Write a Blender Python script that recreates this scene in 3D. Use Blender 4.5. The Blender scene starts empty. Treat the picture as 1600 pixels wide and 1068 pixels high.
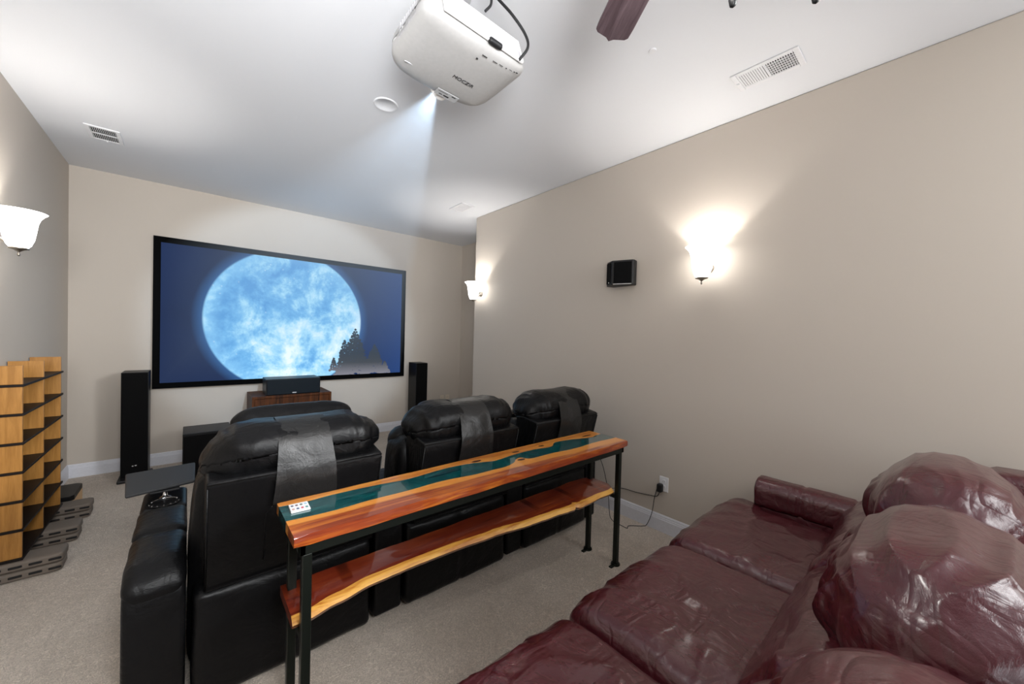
import bpy, bmesh, math, random
from mathutils import Vector, Matrix, noise

SC = bpy.context.scene
COL = SC.collection
PI = math.pi
rnd = random.Random(7)

# ------------------------------------------------------------------ camera
CAM_H, FPX = 1.57, 586.0
yaw, pitch, roll = math.radians(40.734), math.radians(-0.962), math.radians(1.536)
f0 = Vector((math.sin(yaw), math.cos(yaw), 0)); r0 = Vector((math.cos(yaw), -math.sin(yaw), 0)); u0 = Vector((0, 0, 1))
fw = f0 * math.cos(pitch) + u0 * math.sin(pitch)
up = r0.cross(fw)
rt = r0 * math.cos(roll) + up * math.sin(roll)
uu = -r0 * math.sin(roll) + up * math.cos(roll)
cd = bpy.data.cameras.new('camera'); cam = bpy.data.objects.new('camera', cd); COL.objects.link(cam)
cd.sensor_width = 36; cd.lens = FPX / 1600 * 36; cd.clip_start = 0.02
m = Matrix((rt, uu, -fw)).transposed().to_4x4(); m.translation = Vector((0, 0, CAM_H))
cam.matrix_world = m
SC.camera = cam

# ------------------------------------------------------------------ exposure, world
SC.view_settings.view_transform = 'Standard'
SC.view_settings.look = 'None'
SC.view_settings.gamma = 1.0
SC.view_settings.use_curve_mapping = False
SC.view_settings.exposure = 0.55
SC.cycles.max_bounces = 8; SC.cycles.diffuse_bounces = 5; SC.cycles.glossy_bounces = 4
SC.cycles.sample_clamp_indirect = 6
SC.cycles.use_denoising = True
w = bpy.data.worlds.new('world'); SC.world = w; w.use_nodes = True
w.node_tree.nodes['Background'].inputs[0].default_value = (0.6, 0.62, 0.66, 1)
w.node_tree.nodes['Background'].inputs[1].default_value = 0.3

# room dimensions
XL, XR, XA, YF, YE, YB, ZC, BH = -0.928, 2.954, 3.739, 5.788, 4.243, -2.3, 3.163, 0.137
SCONCE_W, FAN_W, PROJ_W, BACK_FILL_W, CEILING_FILL_A, CEILING_FILL_B, REAR_FILL_W, GLASS_E = 12.0, 14.0, 210.0, 9.0, 150.0, 360.0, 32.0, 5.5

def light(name, kind, loc, power, color=(1, 1, 1), size=0.05, rot=None, **kw):
    l = bpy.data.lights.new(name, kind); l.energy = power; l.color = color
    if kind == 'AREA':
        l.shape = 'RECTANGLE'; l.size = size; l.size_y = kw.get('size_y', size)
    else: l.shadow_soft_size = size
    if kind == 'SPOT': l.spot_size = kw['spot']; l.spot_blend = kw.get('blend', .2)
    o = bpy.data.objects.new(name, l); COL.objects.link(o); o.location = loc
    if rot: o.rotation_euler = rot
    return o

# added fill light at a made-up window in the unseen back wall
light('back_fill', 'AREA', (1.0, YB + 0.03, 1.65), BACK_FILL_W, (0.95, 0.97, 1.0), 1.7, (-PI / 2, 0, PI) , size_y=1.3)

# added unseen fill lamps: two aimed at the ceiling, three behind the camera
def aim(o, p): o.rotation_euler = (Vector(p) - o.location).to_track_quat('-Z', 'Y').to_euler()
aim(light('ceiling_fill', 'SPOT', (.1, -.5, 1.95), CEILING_FILL_A, (.97, .985, 1.0), .40, spot=math.radians(100), blend=1.0), (.9, 3.0, 3.16))
aim(light('ceiling_fill', 'SPOT', (-.3, -.5, 1.95), CEILING_FILL_B, (.97, .985, 1.0), .40, spot=math.radians(70), blend=1.0), (.6, 4.4, 3.16))
aim(light('rear_fill', 'SPOT', (.2, -1.3, 2.9), 330, (.97, .985, 1.0), .4, spot=math.radians(52), blend=1.0), (-.65, 2.2, 0))
aim(light('rear_fill', 'SPOT', (2.6, -1.3, 2.6), 600, (.97, .985, 1.0), .4, spot=math.radians(42), blend=1.0), (-1.0, 2.9, 1.3))
aim(light('rear_fill', 'AREA', (2.3, -1.8, 2.4), REAR_FILL_W, (.97, .985, 1.0), 1.2), (-.4, 3.6, .9))

# ------------------------------------------------------------------ materials
class NT:
    def __init__(s, name):
        s.m = bpy.data.materials.new(name); s.m.use_nodes = True
        s.t = s.m.node_tree; s.n = s.t.nodes; s.b = s.n['Principled BSDF']; s.out = s.n['Material Output']
        s.tc = s.n.new('ShaderNodeTexCoord')
    def new(s, t, **kw):
        n = s.n.new(t)
        for k, v in kw.items(): setattr(n, k, v)
        return n
    def link(s, a, b): s.t.links.new(a, b)
    def coords(s, scale=(1, 1, 1), rot=(0, 0, 0), src='Object'):
        mp = s.new('ShaderNodeMapping'); s.link(s.tc.outputs[src], mp.inputs[0])
        mp.inputs['Scale'].default_value = scale; mp.inputs['Rotation'].default_value = rot
        return mp.outputs[0]
    def noise(s, vec, scale, detail=4, rough=.5, dist=0):
        n = s.new('ShaderNodeTexNoise'); s.link(vec, n.inputs['Vector'])
        n.inputs['Scale'].default_value = scale; n.inputs['Detail'].default_value = detail
        n.inputs['Roughness'].default_value = rough; n.inputs['Distortion'].default_value = dist
        return n.outputs['Fac']
    def ramp(s, fac, stops):
        r = s.new('ShaderNodeValToRGB'); e = r.color_ramp.elements
        while len(e) < len(stops): e.new(0.5)
        for i, (p, c) in enumerate(stops): e[i].position = p; e[i].color = (*c, 1)
        s.link(fac, r.inputs[0]); return r.outputs[0]
    def math(s, op, a, b=None, c=None):
        n = s.new('ShaderNodeMath', operation=op)
        for i, v in enumerate((a, b, c)):
            if v is None: continue
            if isinstance(v, (int, float)): n.inputs[i].default_value = v
            else: s.link(v, n.inputs[i])
        return n.outputs[0]
    def mix(s, fac, a, b):
        n = s.new('ShaderNodeMix', data_type='RGBA')
        for i, v in ((0, fac), (6, a), (7, b)):
            if isinstance(v, (int, float)): n.inputs[i].default_value = v
            elif isinstance(v, tuple): n.inputs[i].default_value = (*v, 1)
            else: s.link(v, n.inputs[i])
        return n.outputs[2]
    def bump(s, h, strength=.2, dist=.01, prev=None):
        n = s.new('ShaderNodeBump'); s.link(h, n.inputs['Height'])
        n.inputs['Strength'].default_value = strength; n.inputs['Distance'].default_value = dist
        if prev: s.link(prev, n.inputs['Normal'])
        return n.outputs[0]
    def set(s, color=None, rough=None, metal=None, normal=None, coat=None, spec=None, **kw):
        b = s.b.inputs
        if color is not None:
            if isinstance(color, tuple): b['Base Color'].default_value = (*color, 1)
            else: s.link(color, b['Base Color'])
        if rough is not None:
            if isinstance(rough, (int, float)): b['Roughness'].default_value = rough
            else: s.link(rough, b['Roughness'])
        if metal is not None: b['Metallic'].default_value = metal
        if normal is not None: s.link(normal, b['Normal'])
        if coat is not None: b['Coat Weight'].default_value = coat; b['Coat Roughness'].default_value = kw.get('coat_rough', .05)
        if spec is not None: b['Specular IOR Level'].default_value = spec
        if 'emit' in kw:
            b['Emission Color'].default_value = (*kw['emit'], 1); b['Emission Strength'].default_value = kw['strength']
        return s.m

M = {}
def simple(name, color, rough=.5, metal=0, bump=0, bscale=60, **kw):
    t = NT(name)
    v = t.coords()
    f = t.noise(v, bscale, 3)
    c = t.mix(f, tuple(x * .92 for x in color), tuple(min(1, x * 1.08) for x in color))
    M[name] = t.set(c, rough, metal, t.bump(f, bump, .002) if bump else None, **kw)

# walls: warm beige paint with a fine roller texture
t = NT('beige_paint'); v = t.coords(); f1 = t.noise(v, 220, 3); f2 = t.noise(v, 1.3, 3)
M['beige_paint'] = t.set(t.mix(f2, (.512, .458, .398), (.532, .478, .418)), .75, normal=t.bump(f1, .12, .002))
t = NT('ceiling_paint'); v = t.coords(); f1 = t.noise(v, 160, 3)
M['ceiling_paint'] = t.set((.715, .725, .75), .85, normal=t.bump(f1, .12, .002))
simple('white_trim', (.66, .67, .72), .35)
# carpet: looped swirls
t = NT('carpet_pile'); v = t.coords()
n0 = t.noise(v, 9, 2); n1 = t.noise(v, 75, 3, .6, 2.2); n2 = t.noise(v, 420, 2, .7); n3 = t.noise(v, 2.1, 4, .6, .4)
wv = t.new('ShaderNodeTexWave', wave_type='RINGS'); t.link(v, wv.inputs[0]); wv.inputs['Scale'].default_value = 14
wv.inputs['Distortion'].default_value = 26; wv.inputs['Detail'].default_value = 2; wv.inputs['Detail Scale'].default_value = 1.6
n4 = t.noise(v, 34, 3, .6, 3.0)
swirl = t.math('MINIMUM', t.math('MULTIPLY', t.math('ABSOLUTE', t.math('SUBTRACT', n4, .5)), 7), 1)
h = t.math('ADD', t.math('MULTIPLY', n1, .6), t.math('ADD', t.math('MULTIPLY', swirl, .35), t.math('MULTIPLY', n2, .45)))
base = t.mix(t.ramp(n3, [(.35, (0, 0, 0)), (.65, (1, 1, 1))]), (.76, .665, .57), (.88, .78, .68))
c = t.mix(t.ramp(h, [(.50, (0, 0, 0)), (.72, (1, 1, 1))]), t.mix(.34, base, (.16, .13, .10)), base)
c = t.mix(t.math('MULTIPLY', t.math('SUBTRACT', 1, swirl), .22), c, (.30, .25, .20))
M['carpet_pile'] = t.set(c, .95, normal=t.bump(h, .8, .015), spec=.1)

def leather(name, lo, hi, rough, wr=6, st=.35, coat=.25, spec=.5, cr=.2):
    t = NT(name); v = t.coords()
    g = t.noise(v, 2.6, 4, .55, .8)
    vo = t.new('ShaderNodeTexVoronoi', feature='DISTANCE_TO_EDGE'); t.link(t.coords((1, 1, 1)), vo.inputs[0]); vo.inputs['Scale'].default_value = 260
    soft = t.noise(t.coords((1, 1.6, 1.3)), wr, 6, .62, 1.4)
    def crease(sc, rot, scale, dist):
        n_ = t.noise(t.coords(sc, rot), scale, 2, .5, dist)
        return t.math('MINIMUM', t.math('MULTIPLY', t.math('ABSOLUTE', t.math('SUBTRACT', n_, .5)), 9), 1)
    c1 = crease((1, 2.6, 1.4), (0, 0, .6), 3.2, 1.0); c2 = crease((2.2, 1, 1.4), (0, .3, -.5), 6.0, .8)
    fine = t.math('MINIMUM', t.math('MULTIPLY', vo.outputs[0], 6), 1)
    b1 = t.bump(soft, st, .03); b3 = t.bump(c1, cr, .006, b1); b4 = t.bump(c2, cr * .8, .004, b3)
    b2 = t.bump(fine, .08, .002, b4)
    M[name] = t.set(t.mix(g, lo, hi), rough, normal=b2, coat=coat, coat_rough=.14, spec=spec)
leather('burgundy_leather', (.048, .0056, .0095), (.080, .0125, .0180), .26, 6, .20, .36, .45, .45)
leather('black_leather', (.0022, .0022, .0025), (.004, .004, .0045), .36, 7, .18, 0.0, .18, .16)
leather('strap_leather', (.006, .006, .006), (.012, .0117, .0115), .36, 6, .22, 0.0, .36, .10)
simple('black_fabric', (.0015, .0015, .0017), .8, spec=.12, bump=.2, bscale=500)
simple('black_plastic', (.010, .010, .011), .5, spec=.35)
simple('tray_laminate', (.022, .023, .025), .62, bump=.15, bscale=300)
simple('satin_black', (.004, .004, .0045), .4, spec=.25)
simple('frame_velvet', (.0015, .0015, .0017), .9, spec=.08)
simple('black_steel', (.010, .013, .010), .36, .5)
simple('chrome', (.75, .75, .76), .18, 1)
simple('brushed_nickel', (.32, .29, .25), .35, 1)
simple('projector_white', (.38, .375, .37), .4)
simple('projector_gloss', (.85, .85, .85), .22)
simple('projector_grey', (.45, .45, .47), .45)
simple('label_grey', (.34, .345, .35), .5)
simple('ink_black', (.02, .02, .022), .5)
simple('white_plastic', (.72, .72, .74), .3)
simple('cream_plastic', (.62, .55, .45), .35)
simple('vent_white', (.72, .72, .74), .45)
simple('duct_shade_black', (.006, .006, .006), .9)
simple('grey_stone_plastic', (.15, .122, .098), .65, bump=.3, bscale=90)
simple('slot_dark', (.006, .005, .005), .8)
simple('shelf_dark', (.008, .005, .004), .5, spec=.2)
simple('grey_logo', (.6, .6, .6), .3, .5)
simple('fan_metal', (.02, .017, .015), .3, .8)

def wood(name, lo, hi, axis_scale, rough=.4, coat=0, streak=10, dist=1.0, coat_rough=.05):
    t = NT(name); v = t.coords(axis_scale)
    a = t.noise(v, streak, 6, .6, dist); b = t.noise(v, streak * 5, 3, .6)
    f = t.math('ADD', t.math('MULTIPLY', a, .75), t.math('MULTIPLY', b, .25))
    M[name] = t.set(t.ramp(f, [(.32, lo), (.68, hi)]), rough, coat=coat, coat_rough=coat_rough, normal=t.bump(b, .04, .002))
wood('oak_veneer', (.27, .115, .018), (.44, .21, .048), (8, 8, .6), .38, streak=5)
wood('pale_oak', (.55, .33, .15), (.66, .42, .2), (1, 8, 8), .45)
wood('dark_rustic', (.003, .0015, .001), (.13, .038, .009), (9, 1, .5), .5, 0, streak=3)
M['dark_rustic'].node_tree.nodes['Principled BSDF'].inputs['Specular IOR Level'].default_value = .15
wood('walnut_blade', (.04, .024, .028), (.13, .092, .105), (.8, 10, 1), .32, .2, streak=4)  # walnut greyed and lightened so its colour carries the blade's sheen

def lacquered(name, yellow, amber, red, dark, mode):
    """resin coated cedar: sapwood to heartwood with grain along x and dark knots"""
    t = NT(name); v = t.coords((.9, 9, 9)); a = t.noise(v, 2.2, 6, .6, 1.3); b = t.noise(t.coords((1.5, 40, 40)), 3, 3, .6)
    f = t.math('ADD', t.math('MULTIPLY', a, .8), t.math('MULTIPLY', b, .22))
    if mode == 'sap': col = t.ramp(f, [(.25, red), (.40, amber), (.58, yellow), (.85, yellow)])
    elif mode == 'heart': col = t.ramp(f, [(.30, dark), (.43, red), (.58, (.17, .026, .006)), (.74, amber)])
    else:
        se = t.new('ShaderNodeSeparateXYZ'); t.link(t.tc.outputs['Object'], se.inputs[0])
        big = t.noise(t.coords((1.2, 5, 1)), 1.6, 3, .5, .6)
        edge = t.math('ADD', t.math('MULTIPLY', t.math('ADD', se.outputs['Y'], t.math('SUBTRACT', t.math('MULTIPLY', se.outputs['X'], .03), .028)), 24), t.math('MULTIPLY', t.math('SUBTRACT', big, .5), 1.6))
        hc = t.ramp(f, [(.25, dark), (.38, red), (.50, (.26, .045, .008)), (.60, amber), (.70, yellow)])
        sc_ = t.ramp(f, [(.2, amber), (.5, yellow), (.9, yellow)])
        lo, hi = (.0, .35) if mode == 'front' else (-9, -8)
        fac = t.math('SMOOTH_MIN', t.math('MAXIMUM', t.math('MULTIPLY', t.math('SUBTRACT', edge, lo), 1 / (hi - lo)), 0), 1, .05)
        col = t.mix(fac, hc, sc_)
    M[name] = t.set(col, .35, coat=1.0, coat_rough=.02)
Y_, A_, R_, D_ = (.66, .27, .045), (.42, .115, .012), (.17, .022, .006), (.03, .005, .003)
lacquered('cedar_sapwood', Y_, A_, R_, D_, 'sap')
lacquered('cedar_front', (.62, .24, .035), A_, R_, D_, 'front')
lacquered('cedar_heartwood', Y_, (.30, .07, .010), (.12, .012, .004), (.016, .003, .0015), 'heart')
lacquered('cedar_edge', (.68, .36, .07), (.42, .15, .02), (.2, .05, .01), D_, 'sap')
wood('cedar_bark', (.03, .008, .003), (.30, .11, .03), (2, 10, 10), .35, 1.0, streak=5)
simple('cedar_knot', (.035, .006, .003), .3, coat=1.0)
t = NT('teal_resin'); v = t.coords((1, 4, 1)); f = t.noise(v, 6, 6, .65, 1.2)
M['teal_resin'] = t.set(t.ramp(f, [(.35, (.0, .022, .03)), (.55, (.002, .062, .066)), (.75, (.004, .10, .095))]), .15, coat=1.0, coat_rough=.01)

t = NT('opal_glass'); f = t.noise(t.coords(), 30)
M['opal_glass'] = t.set((.9, .88, .84), .25, emit=(1.0, .975, .94), strength=GLASS_E)
t = NT('bulb_glow'); M['bulb_glow'] = t.set((1, 1, 1), .4, emit=(1, .96, .9), strength=8)
t = NT('fan_glass'); M['fan_glass'] = t.set((.9, .9, .88), .3, emit=(1, .96, .9), strength=3)
t = NT('added_pane_glow'); M['added_pane_glow'] = t.set((.8, .85, .9), .5, emit=(.85, .92, 1.0), strength=1.2)  # glowing pane of the added back window
t = NT('lens_glow'); M['lens_glow'] = t.set((.3, .35, .4), .1, emit=(.8, .9, 1.0), strength=6)
t = NT('lens_glass'); M['lens_glass'] = t.set((.25, .30, .34), .05, coat=1)

# projected picture: pale moon in a deep blue sky (object space, x across, z up)
t = NT('projected_picture')
se = t.new('ShaderNodeSeparateXYZ'); t.link(t.tc.outputs['Object'], se.inputs[0])
dx = t.math('SUBTRACT', se.outputs['X'], -0.137); dz = t.math('SUBTRACT', se.outputs['Z'], -0.028)
dd = t.math('SQRT', t.math('ADD', t.math('MULTIPLY', dx, dx), t.math('MULTIPLY', dz, dz)))
v = t.coords()
n1 = t.noise(v, 1.9, 8, .66, .25); n2 = t.noise(v, 9, 6, .75, .2); n3 = t.noise(t.coords((1, 1, 1), (0, .6, 0)), 1.1, 3, .5, .5)
mf = t.math('ADD', t.math('MULTIPLY', n1, .85), t.math('MULTIPLY', n2, .22))
mf = t.math('ADD', mf, t.math('MULTIPLY', dz, -.07)); mf = t.math('ADD', mf, t.math('MULTIPLY', dx, .03))
moon = t.ramp(mf, [(.42, (.10, .33, .68)), (.50, (.17, .46, .80)), (.57, (.36, .68, .91)), (.68, (.78, .92, 1.0))])
rim = t.math('MULTIPLY', t.math('MAXIMUM', t.math('SUBTRACT', dd, .72), 0), 2.2)
moon = t.mix(t.math('MINIMUM', rim, .55), moon, (.30, .62, .90))
vo = t.new('ShaderNodeTexVoronoi'); t.link(v, vo.inputs[0]); vo.inputs['Scale'].default_value = 9
spots = t.ramp(vo.outputs['Distance'], [(.0, (1, 1, 1)), (.10, (0, 0, 0))])
moon = t.mix(t.math('MULTIPLY', spots, .5), moon, (.85, .96, 1.0))
sky = t.mix(n3, (.017, .027, .062), (.021, .038, .105))
sky = t.mix(t.math('MULTIPLY', t.math('MAXIMUM', t.math('SUBTRACT', se.outputs['X'], .55), 0), .7), sky, (.026, .072, .24))
halo = t.math('MAXIMUM', t.math('SUBTRACT', 1, t.math('MULTIPLY', t.math('SUBTRACT', dd, .915), 9)), 0)
sky = t.mix(t.math('MULTIPLY', halo, .35), sky, (.07, .25, .62))
fac = t.ramp(dd, [(.905, (1, 1, 1)), (.925, (0, 0, 0))])
pic = t.mix(fac, sky, moon)
em = t.new('ShaderNodeEmission'); t.link(pic, em.inputs[0]); em.inputs[1].default_value = .80
t.link(em.outputs[0], t.out.inputs[0]); M['projected_picture'] = t.m
t = NT('projected_trees'); se = t.new('ShaderNodeSeparateXYZ'); t.link(t.tc.outputs['Object'], se.inputs[0])
fz = t.math('MULTIPLY', t.math('ADD', se.outputs['Z'], .79), 1 / .32)
pc = t.ramp(fz, [(0, (.17, .17, .20)), (.55, (.045, .052, .062)), (1, (.030, .040, .055))])
em = t.new('ShaderNodeEmission'); t.link(pc, em.inputs[0]); t.link(em.outputs[0], t.out.inputs[0]); M['projected_trees'] = t.m

# dusty air inside the projector beam
t = NT('dusty_air'); t.n.remove(t.b)
vs = t.new('ShaderNodeVolumeScatter'); vs.inputs['Color'].default_value = (.9, .95, 1, 1)
vs.inputs['Density'].default_value = .10; vs.inputs['Anisotropy'].default_value = 0.0
t.link(vs.outputs[0], t.out.inputs['Volume']); M['dusty_air'] = t.m

# ------------------------------------------------------------------ mesh helpers
def thing(name, label, cat, loc=(0, 0, 0), rot=(0, 0, 0), group=None):
    o = bpy.data.objects.new(name, None); COL.objects.link(o); o.location = loc; o.rotation_euler = rot
    o.empty_display_size = .1
    o['label'] = label; o['category'] = cat
    if group: o['group'] = group
    return o
def tag(o, label, cat, group=None):
    o['label'] = label; o['category'] = cat
    if group: o['group'] = group
    return o
def obj(name, bm, mat, parent=None, smooth=False, bevel=0, seg=2, loc=None, rot=None, label=None, sharp=None):
    bmesh.ops.recalc_face_normals(bm, faces=bm.faces)
    me = bpy.data.meshes.new(name); bm.to_mesh(me); bm.free()
    mats = mat if isinstance(mat, (list, tuple)) else [mat]
    for mm in mats: me.materials.append(M[mm])
    if smooth:
        for p in me.polygons: p.use_smooth = True
        if sharp: me.set_sharp_from_angle(angle=math.radians(sharp))
    o = bpy.data.objects.new(name, me); COL.objects.link(o)
    if parent: o.parent = parent
    if loc: o.location = loc
    if rot: o.rotation_euler = rot
    if bevel:
        b = o.modifiers.new('bevel', 'BEVEL'); b.width = bevel; b.segments = seg; b.limit_method = 'ANGLE'
    if label: o['label'] = label
    return o
def struct(name, bm, mat, **kw):
    o = obj(name, bm, mat, **kw); o['kind'] = 'structure'; return o
def add_box(bm, x0, x1, y0, y1, z0, z1, mi=0):
    vs = [bm.verts.new((x, y, z)) for z in (z0, z1) for y in (y0, y1) for x in (x0, x1)]
    fs = []
    for q in ((0, 2, 3, 1), (4, 5, 7, 6), (0, 1, 5, 4), (2, 6, 7, 3), (0, 4, 6, 2), (1, 3, 7, 5)):
        f = bm.faces.new([vs[i] for i in q]); f.material_index = mi; fs.append(f)
    return vs, fs
def box(*a, mi=0):
    bm = bmesh.new(); add_box(bm, *a, mi=mi); return bm
def boxes(lst):
    bm = bmesh.new()
    for a in lst: add_box(bm, *a)
    return bm
def add_prism(bm, pts, lo, hi, axis='x', mi=0):
    """closed polygon pts (2D) pushed from lo to hi along the axis"""
    def P(a, b, c):
        return {'x': (c, a, b), 'y': (a, c, b), 'z': (a, b, c)}[axis]
    A = [bm.verts.new(P(p[0], p[1], lo)) for p in pts]; B = [bm.verts.new(P(p[0], p[1], hi)) for p in pts]
    n = len(pts)
    for i in range(n):
        f = bm.faces.new((A[i], A[(i + 1) % n], B[(i + 1) % n], B[i])); f.material_index = mi
    f = bm.faces.new(A[::-1]); f.material_index = mi; f = bm.faces.new(B); f.material_index = mi
def prism(pts, lo, hi, axis='x'):
    bm = bmesh.new(); add_prism(bm, pts, lo, hi, axis); return bm
def add_lathe(bm, prof, n=32, c=(0, 0, 0), axis='z', mi=0, close=False):
    rings = []
    for r, z in prof:
        ring = []
        for i in range(n):
            a = 2 * PI * i / n; x, y = r * math.cos(a), r * math.sin(a)
            p = (x, y, z) if axis == 'z' else ((x, z, y) if axis == 'y' else (z, x, y))
            ring.append(bm.verts.new((p[0] + c[0], p[1] + c[1], p[2] + c[2])))
        rings.append(ring)
    for k in range(len(rings) - 1):
        for i in range(n):
            f = bm.faces.new((rings[k][i], rings[k][(i + 1) % n], rings[k + 1][(i + 1) % n], rings[k + 1][i])); f.material_index = mi
    if close:
        f = bm.faces.new(rings[0][::-1]); f.material_index = mi; f = bm.faces.new(rings[-1]); f.material_index = mi
def lathe(prof, n=32, c=(0, 0, 0), axis='z', close=True):
    bm = bmesh.new(); add_lathe(bm, prof, n, c, axis, close=close); return bm
def spline(pts, k=8):
    P = [Vector(p) for p in pts]; P = [P[0] * 2 - P[1]] + P + [P[-1] * 2 - P[-2]]; out = []
    for i in range(1, len(P) - 2):
        for j in range(k):
            t = j / k; a, b, c, d = P[i - 1], P[i], P[i + 1], P[i + 2]
            out.append(.5 * ((2 * b) + (c - a) * t + (2 * a - 5 * b + 4 * c - d) * t * t + (3 * b - a - 3 * c + d) * t ** 3))
    out.append(P[-2]); return out
def add_tube(bm, pts, r, n=8, smooth_k=0, mi=0):
    P = spline(pts, smooth_k) if smooth_k else [Vector(p) for p in pts]
    rings = []; prev = None
    for i, p in enumerate(P):
        d = (P[min(i + 1, len(P) - 1)] - P[max(i - 1, 0)]).normalized()
        if prev is None:
            u = d.cross(Vector((0, 0, 1)));
            if u.length < .01: u = d.cross(Vector((1, 0, 0)))
        else: u = prev - d * prev.dot(d)
        u.normalize(); prev = u; v_ = d.cross(u)
        rr = r[i] if isinstance(r, (list, tuple)) else r
        rings.append([bm.verts.new(p + (u * math.cos(2 * PI * j / n) + v_ * math.sin(2 * PI * j / n)) * rr) for j in range(n)])
    for k in range(len(rings) - 1):
        for j in range(n): bm.faces.new((rings[k][j], rings[k][(j + 1) % n], rings[k + 1][(j + 1) % n], rings[k + 1][j])).material_index = mi
    bm.faces.new(rings[0][::-1]); bm.faces.new(rings[-1])
def tube(pts, r, n=8, k=0):
    bm = bmesh.new(); add_tube(bm, pts, r, n, k); return bm
def softbox(c, h, r, n=18, shape=None, wr=None, nn=None):
    """rounded, subdivided block: centre c, half sizes h, corner radii r (three), shape(co, unit)->co, wr(co, unit)->height"""
    bm = bmesh.new(); H = Vector(h); R = Vector(r) if isinstance(r, (tuple, list)) else Vector((r, r, r))
    N = nn or (n, n, n); cache = {}
    def tv(k, m_, h_, r_):
        # spread samples evenly along flat + rounded lengths
        L = (h_ - r_) + r_ * PI / 4 * 1.25
        s = (2 * k / m_ - 1) * L; a = abs(s)
        if a <= h_ - r_: q = a
        else: q = (h_ - r_) + r_ * math.tan(min(1.0, (a - (h_ - r_)) / (r_ * PI / 4 * 1.25)) * PI / 4)
        return math.copysign(q, s)
    T = [[tv(k, N[i], H[i], R[i]) for k in range(N[i] + 1)] for i in range(3)]
    def vert(i, j, k):
        key = (i, j, k)
        if key in cache: return cache[key]
        p = Vector((T[0][i], T[1][j], T[2][k]))
        inner = Vector([max(-(H[a] - R[a]), min(H[a] - R[a], p[a])) for a in range(3)])
        d = Vector([(p[a] - inner[a]) / R[a] if R[a] > 1e-6 else 0 for a in range(3)])
        if d.length > 1e-6:
            d.normalize(); p = inner + Vector([d[a] * R[a] for a in range(3)])
        u = Vector([p[a] / H[a] for a in range(3)])
        if shape: p = shape(p.copy(), u)
        vv = bm.verts.new(p); cache[key] = vv; units[vv] = u; return vv
    units = {}
    nx, ny, nz = N
    for (a, b, cfix, f) in ((nx, ny, nz, lambda i, j, k: (i, j, k)), (nx, nz, ny, lambda i, j, k: (i, k, j)), (ny, nz, nx, lambda i, j, k: (k, i, j))):
        for side in (0, cfix):
            for i in range(a):
                for j in range(b):
                    q = [vert(*f(i, j, side)), vert(*f(i + 1, j, side)), vert(*f(i + 1, j + 1, side)), vert(*f(i, j + 1, side))]
                    if len(set(q)) == 4:
                        try: bm.faces.new(q if side else q[::-1])
                        except ValueError: pass
    bmesh.ops.recalc_face_normals(bm, faces=bm.faces)
    if wr:
        bm.normal_update()
        mv = [(vv, vv.normal.copy() * wr(vv.co.copy(), units[vv])) for vv in bm.verts]
        for vv, d in mv: vv.co += d
    C = Vector(c)
    for vv in bm.verts: vv.co += C
    return bm
def ridge(p, sx, sy, sz, seed=0.0, warp=.35):
    q = Vector((p.x * sx, p.y * sy, p.z * sz)) + Vector((seed, seed * 1.7, -seed))
    wq = noise.noise_vector(q * .6) * warp
    return 1 - abs(noise.noise(q + wq)) * 2
def fbm(p, s, seed=0.0):
    q = p * s + Vector((seed, seed, seed)); return noise.noise(q) + .5 * noise.noise(q * 2.1) + .25 * noise.noise(q * 4.3)
def text_on(name, s, size, mat, parent, mtx, extrude=.0005):
    cu = bpy.data.curves.new(name, 'FONT'); cu.body = s; cu.size = size; cu.extrude = extrude; cu.align_x = 'CENTER'; cu.align_y = 'CENTER'
    tmp = bpy.data.objects.new(name, cu); COL.objects.link(tmp)
    dg = bpy.context.evaluated_depsgraph_get(); me = bpy.data.meshes.new_from_object(tmp.evaluated_get(dg))
    bpy.data.objects.remove(tmp); bpy.data.curves.remove(cu)
    me.materials.clear(); me.materials.append(M[mat])
    o = bpy.data.objects.new(name, me); COL.objects.link(o); o.parent = parent; o.matrix_local = mtx
    return o

# ------------------------------------------------------------------ the room
T = .12
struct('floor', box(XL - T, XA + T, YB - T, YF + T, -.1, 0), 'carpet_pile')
struct('ceiling', box(XL - T, XA + T, YB - T, YF + T, ZC, ZC + .1), 'ceiling_paint')
struct('wall_left', box(XL - T, XL, YB - T, YF + T, 0, ZC), 'beige_paint')
struct('wall_front', box(XL, XA + T, YF, YF + T, 0, ZC), 'beige_paint')
struct('wall_right', box(XR, XR + T, YB - T, YE, 0, ZC), 'beige_paint', bevel=.012, seg=3)
struct('wall_alcove', box(XA, XA + T, YE - T, YF, 0, ZC), 'beige_paint')
struct('wall_alcove_return', box(XR + T, XA, YE - T, YE, 0, ZC), 'beige_paint')
WX0, WX1, WZ0, WZ1 = .1, 1.9, .95, 2.35
struct('wall_back', boxes([(XL, WX0, YB - T, YB, 0, ZC), (WX1, XR, YB - T, YB, 0, ZC), (WX0, WX1, YB - T, YB, 0, WZ0), (WX0, WX1, YB - T, YB, WZ1, ZC)]), 'beige_paint')
wf = boxes([(WX0, WX1, YB - .09, YB - .03, WZ0, WZ0 + .06), (WX0, WX1, YB - .09, YB - .03, WZ1 - .06, WZ1), (WX0, WX0 + .06, YB - .09, YB - .03, WZ0, WZ1),
            (WX1 - .06, WX1, YB - .09, YB - .03, WZ0, WZ1), (WX0, WX1, YB - .08, YB - .04, 1.62, 1.67)])
wo = struct('added_window', wf, 'white_trim')  # window added out of view to go with the fill light
struct('added_window_pane', box(WX0, WX1, YB - .115, YB - .105, WZ0, WZ1), 'added_pane_glow', parent=wo)
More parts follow.
